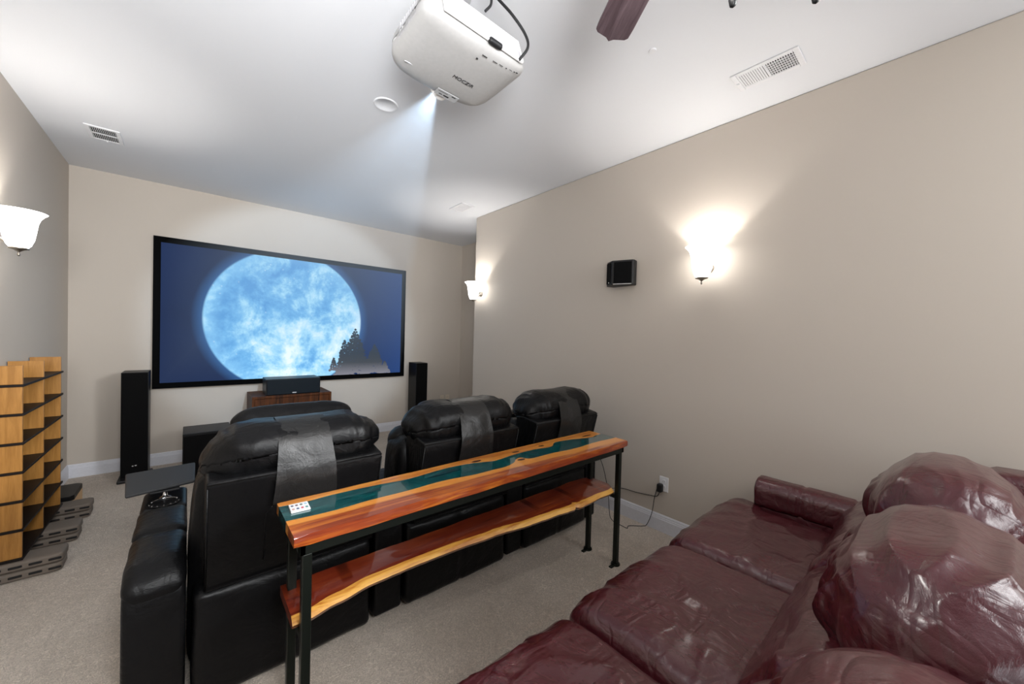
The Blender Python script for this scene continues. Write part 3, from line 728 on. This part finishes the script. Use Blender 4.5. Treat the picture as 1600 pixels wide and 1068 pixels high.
def recliner(x, label, seed, last=False, bx0=.195, bx1=.925, lean=0.0, aw=.185, sl=0.0, sr=0.0, hx=.015):
    """origin at the floor behind the left arm, x to the right, y to the front"""
    r = thing('theatre_recliner', label, 'recliner', (x, 1.965, 0), (0, 0, 0), RG)
    rec_arm(r, .0, aw)
    if last: rec_arm(r, bx1 + .008, bx1 + .14)
    X0, X1 = bx0, bx1; cx = (X0 + X1) / 2; hw = (X1 - X0) / 2; S0, S1 = X0 + sl, X1 + sr; sc = (S0 + S1) / 2
    # lower skirt, bulging between the seams
    def sk(p, u):
        if u.y < 0: p.y -= .022 * (1 - abs(u.x) ** 3) * math.sin(PI * min(1, (1 - u.z) / 2 * 1.0)) ; p.y -= .012 * (1 - u.z) * .5
        return p
    def skw(p, u): return .004 * ridge(p, 5, 3, 4, seed) - (.006 if abs(abs(u.x) - .0) < .025 and u.y < -.5 else 0)
    obj('lower_skirt', softbox((cx, .10, .25), (hw - .004, .10, .225), (.025, .03, .02), nn=(34, 6, 20), shape=sk, wr=skw), 'black_leather', r, smooth=True)
    # rear shell with a ledge
    prof = [(0.005, .475), (-.045, .70), (-.105, .945), (-.10, .962), (.04, .985), (.12, .975), (.16, .475)]
    sh = obj('back_shell', prism(prof, S0 + .005, S1 - .005, 'x'), 'black_leather', r, bevel=.010, seg=3, smooth=True, sharp=50)
    # piping on the shell
    bm = bmesh.new()
    for s in (S0 + .008, S1 - .008): add_tube(bm, [(s, .003, .485), (s, -.047, .70), (s, -.105, .94)], .0035, 6)
    add_tube(bm, [(S0 + .008, -.106, .953), (S1 - .008, -.106, .953)], .0032, 6)
    add_tube(bm, [(S0 + .01, -.004, .482), (S1 - .01, -.004, .482)], .0035, 6)
    add_tube(bm, [(sc - .10, -.078, .83), (sc - .145, -.063, .77), (sc - .145, -.014, .55)], .003, 6)
    add_tube(bm, [(sc + .10, -.078, .83), (sc + .145, -.063, .77), (sc + .145, -.014, .55)], .003, 6)
    obj('piping', bm, 'black_leather', sh, smooth=True)
    # side wing between shell and cushion
    def wing(p, u):
        p.x *= 1 - .07 * max(0, u.z) ** 2; return p
    obj('side_wing', softbox((cx, .235, .50), (hw + .009, .12, .43), (.03, .07, .12), nn=(16, 8, 20), shape=wing, wr=lambda p, u: .004 * ridge(p, 4, 4, 7, seed + 3)), 'black_leather', r, smooth=True)
    # puffy head roll: two lobes gathered at the ends
    def roll(p, u):
        e = abs(u.x); k = 1 - .18 * e ** 5
        p.y *= k; p.z *= (1 - .16 * e ** 4); p.z -= (.045 if u.x < 0 else .022) * e ** 4
        p.z -= .012 * math.exp(-(u.x / .25) ** 2) * (u.z > 0)
        if u.z < 0: p.z += .03 * (1 + u.z)
        p.z -= .03 * max(0, -u.y) * max(0, -u.z + .5)
        return p
    def rw(p, u):
        e = abs(u.x)
        g = ridge(p, 22, 4, 6, seed) * .017 * max(0, e - .40) / .60
        s_ = ridge(p, 3.2, 6, 7, seed + 9, .8) * .012 * max(.15, (e - .25))
        return g + s_ + .006 * fbm(p, 3.5, seed)
    obj('headrest', softbox((cx + hx, .085, 1.042), (hw - .006, .168, .112), (.17, .13, .10), nn=(56, 26, 22), shape=roll, wr=rw), 'black_leather', r, smooth=True)
    # strap laid over the roll, hanging down the shell
    path = [(.16, 1.140), (.10, 1.149), (.04, 1.145), (-.02, 1.125), (-.062, 1.085), (-.085, 1.04), (-.100, .99), (-.112, .94), (-.106, .88), (-.090, .81)]
    bm = bmesh.new(); rows = []
    P = spline([(a, 0, b) for a, b in path], 4)
    for i, p in enumerate(P):
        f = i / (len(P) - 1); hwid = .098 + .030 * f ** 1.5; row = []
        for j in range(13):
            u_ = -1 + 2 * j / 12
            off = .004 * math.sin(5 * f + u_ * 2 + seed) * f + .004 * noise.noise(Vector((u_ * 2, f * 5, seed)))
            row.append(Vector((sc + .004 + u_ * hwid, p.x, p.z)) + Vector((0, -.010 - off, .006)))
        rows.append(row)
    V1 = [[bm.verts.new(q) for q in row] for row in rows]; V2 = [[bm.verts.new(q + Vector((0, .006, -.005))) for q in row] for row in rows]
    for V, fl in ((V1, False), (V2, True)):
        for i in range(len(V) - 1):
            for j in range(12):
                q = (V[i][j], V[i][j + 1], V[i + 1][j + 1], V[i + 1][j]); bm.faces.new(q[::-1] if fl else q)
    L_ = len(V1) - 1
    for i in range(L_):
        for j in (0, 12): bm.faces.new((V1[i][j], V1[i + 1][j], V2[i + 1][j], V2[i][j]))
    for i in (0, L_):
        for j in range(12): bm.faces.new((V1[i][j], V1[i][j + 1], V2[i][j + 1], V2[i][j]))
    st = obj('headrest_strap', bm, 'strap_leather', r, smooth=True, sharp=60, label='wide leather strap laid over the headrest')
    # raised front pad of the headrest
    def fp(p, u):
        p.z *= (1 - .25 * abs(u.x) ** 4); return p
    if lean:
        obj('front_headrest', softbox((0, 0, 0), (hw - .068, .045, .105), (.10, .045, .07), nn=(26, 8, 12), shape=fp, wr=lambda p, u: .004 * ridge(p, 8, 4, 6, seed + 5)), 'black_leather', r, smooth=True,
            loc=(cx + .080, .395, 1.064), rot=(math.radians(-38), 0, 0))
    # inner back, seat, footrest, front: seen from other sides
    obj('back_cushion', softbox((cx, .315, .72), (hw - .02, .09, .25), (.08, .08, .09), nn=(16, 8, 14), wr=lambda p, u: .006 * fbm(p, 6, seed)), 'black_leather', r, smooth=True)
    obj('seat_cushion', softbox((cx, .66, .41), (hw - .015, .32, .085), (.06, .07, .06), nn=(14, 14, 8), wr=lambda p, u: .005 * fbm(p, 5, seed)), 'black_leather', r, smooth=True)
    obj('seat_base', box(X0 + .01, X1 - .01, .18, .95, .03, .33), 'black_leather', r, bevel=.01)
    obj('footrest', softbox((cx, .985, .25), (hw - .02, .035, .15), (.03, .03, .03), nn=(12, 6, 10)), 'black_leather', r, smooth=True)
    return r
recliner(-.185, 'black leather recliner at the left end of the row, with tray table on its arm', 1.3, lean=1, bx0=.200, bx1=.930, sl=.036, sr=.010, hx=.032)
recliner(.765, 'black leather recliner in the middle of the row behind the river table', 5.1, bx0=.175, bx1=.905, aw=.158, sl=.042, sr=.018, hx=.036)
recliner(1.690, 'black leather recliner at the right end of the row nearest the right wall', 8.7, last=True, bx0=.160, bx1=.865, aw=.145)

tt = thing('tray_table', 'black swivel tray table on a chrome post in the left recliner arm', 'tray', (-.092, 2.80, .624))
obj('post', lathe([(.026, 0), (.024, .004), (.011, .012), (.009, .03), (.009, .048)], 20), 'chrome', tt, smooth=True, label='short chrome post')
obj('bracket', box(-.06, .06, -.05, .06, .046, .055), 'black_plastic', tt, bevel=.002)
obj('tray', prism([(-.150, -.075), (.125, -.01), (.13, .36), (-.185, .33)], .055, .073, 'z'), 'tray_laminate', tt, bevel=.008, seg=3)

# ------------------------------------------------------------------ river table
tb = thing('river_table', 'long narrow river table of glossy cedar and teal resin on black steel legs', 'table', (0, 0, 0))
X0, X1, Y0, Y1, ZT, TH = .278, 2.325, 1.435, 1.765, .860, .040
upper = [(X0, 1.728), (.376, 1.717), (.479, 1.722), (.645, 1.715), (.813, 1.694), (1.018, 1.712), (1.174, 1.699), (1.26, 1.672), (1.314, 1.655), (1.373, 1.658), (1.48, 1.672), (1.65, 1.675), (1.783, 1.655), (1.874, 1.705), (2.0, 1.695), (2.10, 1.665), (2.187, 1.640), (2.25, 1.655), (X1, 1.66)]
lower = [(X0, 1.580), (.434, 1.565), (.592, 1.572), (.744, 1.567), (.934, 1.572), (1.097, 1.549), (1.225, 1.545), (1.306, 1.542), (1.385, 1.565), (1.435, 1.602), (1.475, 1.605), (1.517, 1.560), (1.674, 1.557), (1.879, 1.537), (2.104, 1.546), (X1, 1.533)]
def interp(pts, n=120):
    s = spline([(a, b, 0) for a, b in pts], 8); return [(p.x, p.y) for p in s]
U, L = interp(upper), interp(lower)
def slab(name, poly, z0, z1, mat, parent, bevel, **kw):
    return obj(name, prism(poly, z0, z1, 'z'), mat, parent, bevel=bevel, seg=3, smooth=True, sharp=40, **kw)
back_edge = [(X0 + (X1 - X0) * i / 40, Y1 + .004 * noise.noise(Vector((i * .35, 0, 0)))) for i in range(41)]
front_edge = [(X0 + (X1 - X0) * i / 40, Y0 + .008 * noise.noise(Vector((i * .3, 4, 0)))) for i in range(41)]
o = slab('back_plank', U + back_edge[::-1], ZT - TH, ZT, 'cedar_sapwood', tb, 0)
o = slab('resin_river', L + U[::-1], ZT - TH, ZT - .0004, 'teal_resin', tb, 0, label='translucent teal resin strip')
fp_ = front_edge + L[::-1]
# the front plank keeps its own origin so its grain colour follows its edge
bm = bmesh.new(); add_prism(bm, [(a, b - 1.5) for a, b in fp_], ZT - TH, ZT, 'z')
bev = [e for e in bm.edges if all(v.co.y < -.045 for v in e.verts) and abs(e.verts[0].co.z - e.verts[1].co.z) < 1e-4]
bmesh.ops.bevel(bm, geom=bev, offset=.010, segments=4, affect='EDGES', profile=.5)
obj('front_plank', bm, 'cedar_front', tb, loc=(0, 1.5, 0), smooth=True, sharp=40, label='plank with yellow sapwood and a red front edge')
def knot(x, y, rx, ry):
    bm = bmesh.new()
    bm2 = []
    for rr in (1, .6, .25):
        bm2.append([bm.verts.new((x + rx * rr * math.cos(a) * (1 + .12 * math.sin(3 * a)), y + ry * rr * math.sin(a) * (1 + .1 * math.cos(2 * a + 1)), ZT + .0006)) for a in [2 * PI * i / 20 for i in range(20)]])
    for k in range(2):
        for i in range(20): bm.faces.new((bm2[k][i], bm2[k][(i + 1) % 20], bm2[k + 1][(i + 1) % 20], bm2[k + 1][i]))
    bm.faces.new(bm2[2])
    obj('knot', bm, 'cedar_knot', tb)
for k_ in ((1.455, 1.578, .026, .013), (1.23, 1.705, .030, .012), (1.52, 1.702, .028, .010), (1.74, 1.700, .024, .010), (2.19, 1.685, .05, .010)): knot(*k_)
# steel frame
fr = boxes([(X0 + .02, X1 - .03, Y0 + .010, Y0 + .030, ZT - TH - .038, ZT - TH), (X0 + .02, X1 - .03, Y1 - .045, Y1 - .025, ZT - TH - .038, ZT - TH),
            (X0 + .02, X0 + .04, Y0 + .01, Y1 - .025, ZT - TH - .038, ZT - TH), (X1 - .05, X1 - .03, Y0 + .01, Y1 - .025, ZT - TH - .038, ZT - TH)])
obj('steel_frame', fr, 'black_steel', tb, bevel=.002)
for lx, ly in ((X0 + .045, 1.462), (2.262, 1.462), (X0 + .045, 1.700), (2.262, 1.700)):
    lg = obj('leg', box(lx - .016, lx + .016, ly - .016, ly + .016, .008, ZT - TH - .036), 'black_steel', tb, bevel=.004)
    bm = bmesh.new(); add_lathe(bm, [(.030, 0), (.032, .004), (.030, .010), (.001, .010)], 20, (lx, ly, 0), close=True); add_box(bm, lx - .062, lx - .02, ly - .012, ly + .012, 0, .007)
    obj('foot_plate', bm, 'black_steel', lg, smooth=True, sharp=40)
obj('shelf_bracket', boxes([(X0 + .03, X0 + .06, 1.462, 1.70, .462, .488), (2.247, 2.277, 1.462, 1.70, .462, .488)]), 'black_steel', tb, bevel=.002)
# live edge shelf: concave front
SZ = .530
FR = [(.28, 1.500), (.33, 1.500), (.45, 1.525), (.60, 1.553), (.80, 1.558), (1.0, 1.552), (1.23, 1.535), (1.49, 1.500), (1.65, 1.487), (1.78, 1.474), (1.815, 1.466), (1.84, 1.486), (1.87, 1.462), (1.93, 1.466), (2.09, 1.476), (2.2, 1.470), (2.24, 1.478), (2.30, 1.54)]
def sfront(x):
    for (a, b), (c, d) in zip(FR, FR[1:]):
        if a <= x <= c: q = (x - a) / (c - a); q = q * q * (3 - 2 * q); return b + (d - b) * q
    return FR[-1][1]
def sback(x):
    f = (x - X0) / (X1 - X0); return 1.742 + .008 * noise.noise(Vector((f * 12, 9, 0))) - (.03 * max(0, f - .95) / .05)
NX = 90
def sx_(i): return X0 + .012 + (2.285 - X0 - .012) * i / NX
rows = []
bm = bmesh.new()
for i in range(NX + 1):
    x = sx_(i); a, b = sfront(x), sback(x)
    wy = .028 + .012 * noise.noise(Vector((x * 3, 1, 7))); col = [(a + .016, SZ - .040), (a + .004, SZ - .034), (a, SZ - .022), (a + .012, SZ - .010), (a + wy, SZ), (b - .004, SZ), (b, SZ - .004), (b - .006, SZ - .040)]
    j_ = .003 * noise.noise(Vector((x * 30, 3, 0)))
    rows.append([bm.verts.new((x, y + j_, z)) for y, z in col])
for i in range(NX):
    for j in range(8):
        f_ = bm.faces.new((rows[i][j], rows[i + 1][j], rows[i + 1][(j + 1) % 8], rows[i][(j + 1) % 8])); f_.material_index = {0: 2, 1: 3, 2: 1, 3: 1}.get(j, 0)
bm.faces.new(rows[0]); bm.faces.new(rows[-1][::-1])
obj('live_edge_shelf', bm, ['cedar_heartwood', 'cedar_edge', 'cedar_front', 'cedar_bark'], tb, smooth=True, sharp=45, label='red heartwood shelf with a yellow live edge')
# white card with small coloured pictures, lying on the resin
cdv = thing('picture_card', 'small white card with coloured pictures on the left end of the river table', 'card', (.340, 1.668, ZT), (0, 0, math.radians(-3)))
obj('card_body', box(-.034, .034, -.038, .038, 0, .007), 'white_plastic', cdv, bevel=.002)
for k, cc in enumerate(((.05, .06, .12), (.12, .05, .06), (.03, .10, .08), (.25, .45, .60), (.45, .25, .22), (.02, .06, .16), (.40, .02, .05), (.03, .22, .20))):
    nm = 'print_%s' % ['navy', 'plum', 'green', 'sky', 'salmon', 'blue', 'red', 'teal'][k]
    simple(nm, cc, .5); cx_, cy_ = -.0235 + .0157 * (k % 4), (.016 if k < 4 else -.017)
    add = bmesh.new(); add_lathe(add, [(.0052, .007), (.0050, .0074), (.001, .0074)], 7 + k % 3, (cx_, cy_, 0)); bmesh.ops.scale(add, vec=(1, 1.5, 1), verts=add.verts, space=Matrix.Translation((-cx_, -cy_, 0)))
    obj('printed_picture', add, nm, cdv)

# ------------------------------------------------------------------ burgundy leather sofa
so = thing('leather_sofa', 'glossy burgundy leather reclining sofa in the foreground', 'sofa', (0, 0, 0))
SX = [.31, 1.13, 1.945, 2.735]
def wr_seat(seed):
    def f(p, u):
        top = max(0, u.z)
        inn = 1 - abs(u.x) ** 8; a = max(0, ridge(p, 3.5, 5, 3, seed, .9)) ** 3 * .012 * top * inn
        b = ridge(Vector((p.x + p.y * .6, p.y - p.x * .5, p.z)), 10, 3.0, 3, seed + 4, .9) * .0055
        side = (abs(u.x) ** 3 + max(0, u.y) ** 3)
        return a + b * (.45 + 1.2 * max(0, u.y) ** 2) * inn + .010 * fbm(p, 2.0, seed) * inn
    return f
for i in range(3):
    x0, x1 = SX[i] + .003, SX[i + 1] - .003
    if i == 2: x1 += .0
    cx, hw = (x0 + x1) / 2, (x1 - x0) / 2
    def seat_shape(p, u, i=i, hw=hw):
        # waterfall front, slightly crowned; end seat wraps in front of the arm
        if u.z > 0: p.z += .022 * (1 - u.x ** 4) * (1 - u.y ** 4)
        if u.y > .3: p.z -= .03 * (u.y - .3) ** 2
        if u.y > 0 : p.y += .025 * (1 - u.x ** 4) * (1 - abs(u.z) ** 2)
        if i == 2 and u.y > .25 and u.x > 0: p.x += .115 * u.x * min(1, (u.y - .25) / .25)
        return p
    obj('seat_cushion', softbox((cx, .625, .405), (hw, .325, .118), (.055, .10, .07), nn=(44, 44, 12), shape=seat_shape, wr=wr_seat(3.1 + i * 4)), 'burgundy_leather', so, smooth=True)
    # footrest panel below the seat
    obj('front_panel', softbox((cx, .885, .175), (hw, .06, .15), (.03, .04, .05), nn=(16, 8, 12), wr=lambda p, u: .004 * fbm(p, 6)), 'burgundy_leather', so, smooth=True)
    # lumbar cushion
    def lum(p, u):
        p.y += -.17 * (u.z + 1) / 2 + .05 * (1 - u.z ** 2) * (u.y > 0); return p
    def lumw(p, u, s=i): return .010 * ridge(Vector((p.x, p.y, p.z + .25 * p.x)), 4, 4, 14, s * 3.3, .8) + .008 * ridge(p, 13, 3, 6, s + 2.0) * abs(u.x) + .012 * fbm(p, 3, s)
    obj('lumbar_cushion', softbox((cx, .235, .60), (hw, .15, .21), (.07, .08, .10), nn=(40, 12, 28), shape=lum, wr=lumw), 'burgundy_leather', so, smooth=True)
    # puffed head pillow, gathered along its lower front
    def head(p, u):
        e = abs(u.x)
        p.z *= (1 - .20 * e ** 3); p.y *= (1 - .14 * e ** 4)
        if u.y > 0 and u.z < 0: p.y -= .055 * u.y * (-u.z) ** 1.5
        if u.z > 0: p.z += .012 * (1 - e ** 2)
        return p
    def headw(p, u, s=i):
        lowf = max(0, u.y + .05) * max(0, .45 - u.z) * 1.1
        gather = (max(0, ridge(Vector((p.x, 0, p.z * .25)), 14, 1, 1, s * 5.7 + 1, .6)) ** 1.4) * .046 * min(1, lowf * 1.8)
        folds = ridge(Vector((p.x * .35, p.y, p.z)), 4, 11, 13, s * 2.9, .6) * .010 * max(0, u.z + .25)
        ends = ridge(p, 2.5, 15, 15, s + .4, .5) * .005 * abs(u.x) ** 5
        return gather - .012 * min(1, lowf) + folds + ends + .009 * fbm(p, 1.8, s * 7.0)
    obj('head_pillow', softbox((cx - (.03, .012, 0)[i], -.02, (.86, .882, .895)[i]), (hw - (.03, .006, 0)[i], .208, .195), (.24, .20, .185), nn=(88, 64, 48), shape=head, wr=headw), 'burgundy_leather', so, smooth=True)
    # outer back
    obj('back_panel', softbox((cx, -.20, .50), (hw + .002, .07, .44), (.03, .05, .08), nn=(16, 8, 18), wr=lambda p, u: .004 * fbm(p, 4)), 'burgundy_leather', so, smooth=True)
for s, (xa, xb, yend) in enumerate(((.10, .306, .86), (2.738, 2.93, .785))):
    cx, hw = (xa + xb) / 2, (xb - xa) / 2
    yb_ = -.20
    ar = obj('armrest', softbox((cx, (yb_ + yend) / 2, .30), (hw - .012, (yend - yb_) / 2 - .015, .275), (.03, .04, .04), nn=(8, 20, 14), wr=lambda p, u: .004 * fbm(p, 5)), 'burgundy_leather', so, smooth=True)
    def armr(p, u, H=(yend - yb_) / 2):
        # roll split by two stitched seams
        for sm in (.50, .02):
            g = math.exp(-((u.y - sm) * H / .008) ** 2); p.x *= 1 - .09 * g; p.z *= 1 - .09 * g
        if u.z < 0: p.z *= .9
        return p
    obj('arm_roll', softbox((cx, (yb_ + yend) / 2, .598), (hw, (yend - yb_) / 2, .098), (min(.075, hw - .002), .014, .065), nn=(14, 90, 14), shape=armr, wr=lambda p, u: .003 * ridge(p, 3, 4, 12, 2.0) + .003 * fbm(p, 5)), 'burgundy_leather', ar, smooth=True)
obj('back_wing', softbox((2.80, -.215, .58), (.125, .10, .44), (.05, .06, .10), nn=(10, 8, 20), wr=lambda p, u: .004 * ridge(p, 4, 4, 10, 3.0) + .004 * fbm(p, 4)), 'burgundy_leather', so, smooth=True)
obj('base_frame', box(.13, 2.80, -.18, .84, .03, .30), 'black_fabric', so)
for fx in (.2, 1.13, 1.94, 2.75):
    for fy in (-.12, .78): obj('foot', lathe([(.025, 0), (.03, .035)], 14, (fx, fy, 0)), 'black_plastic', so)
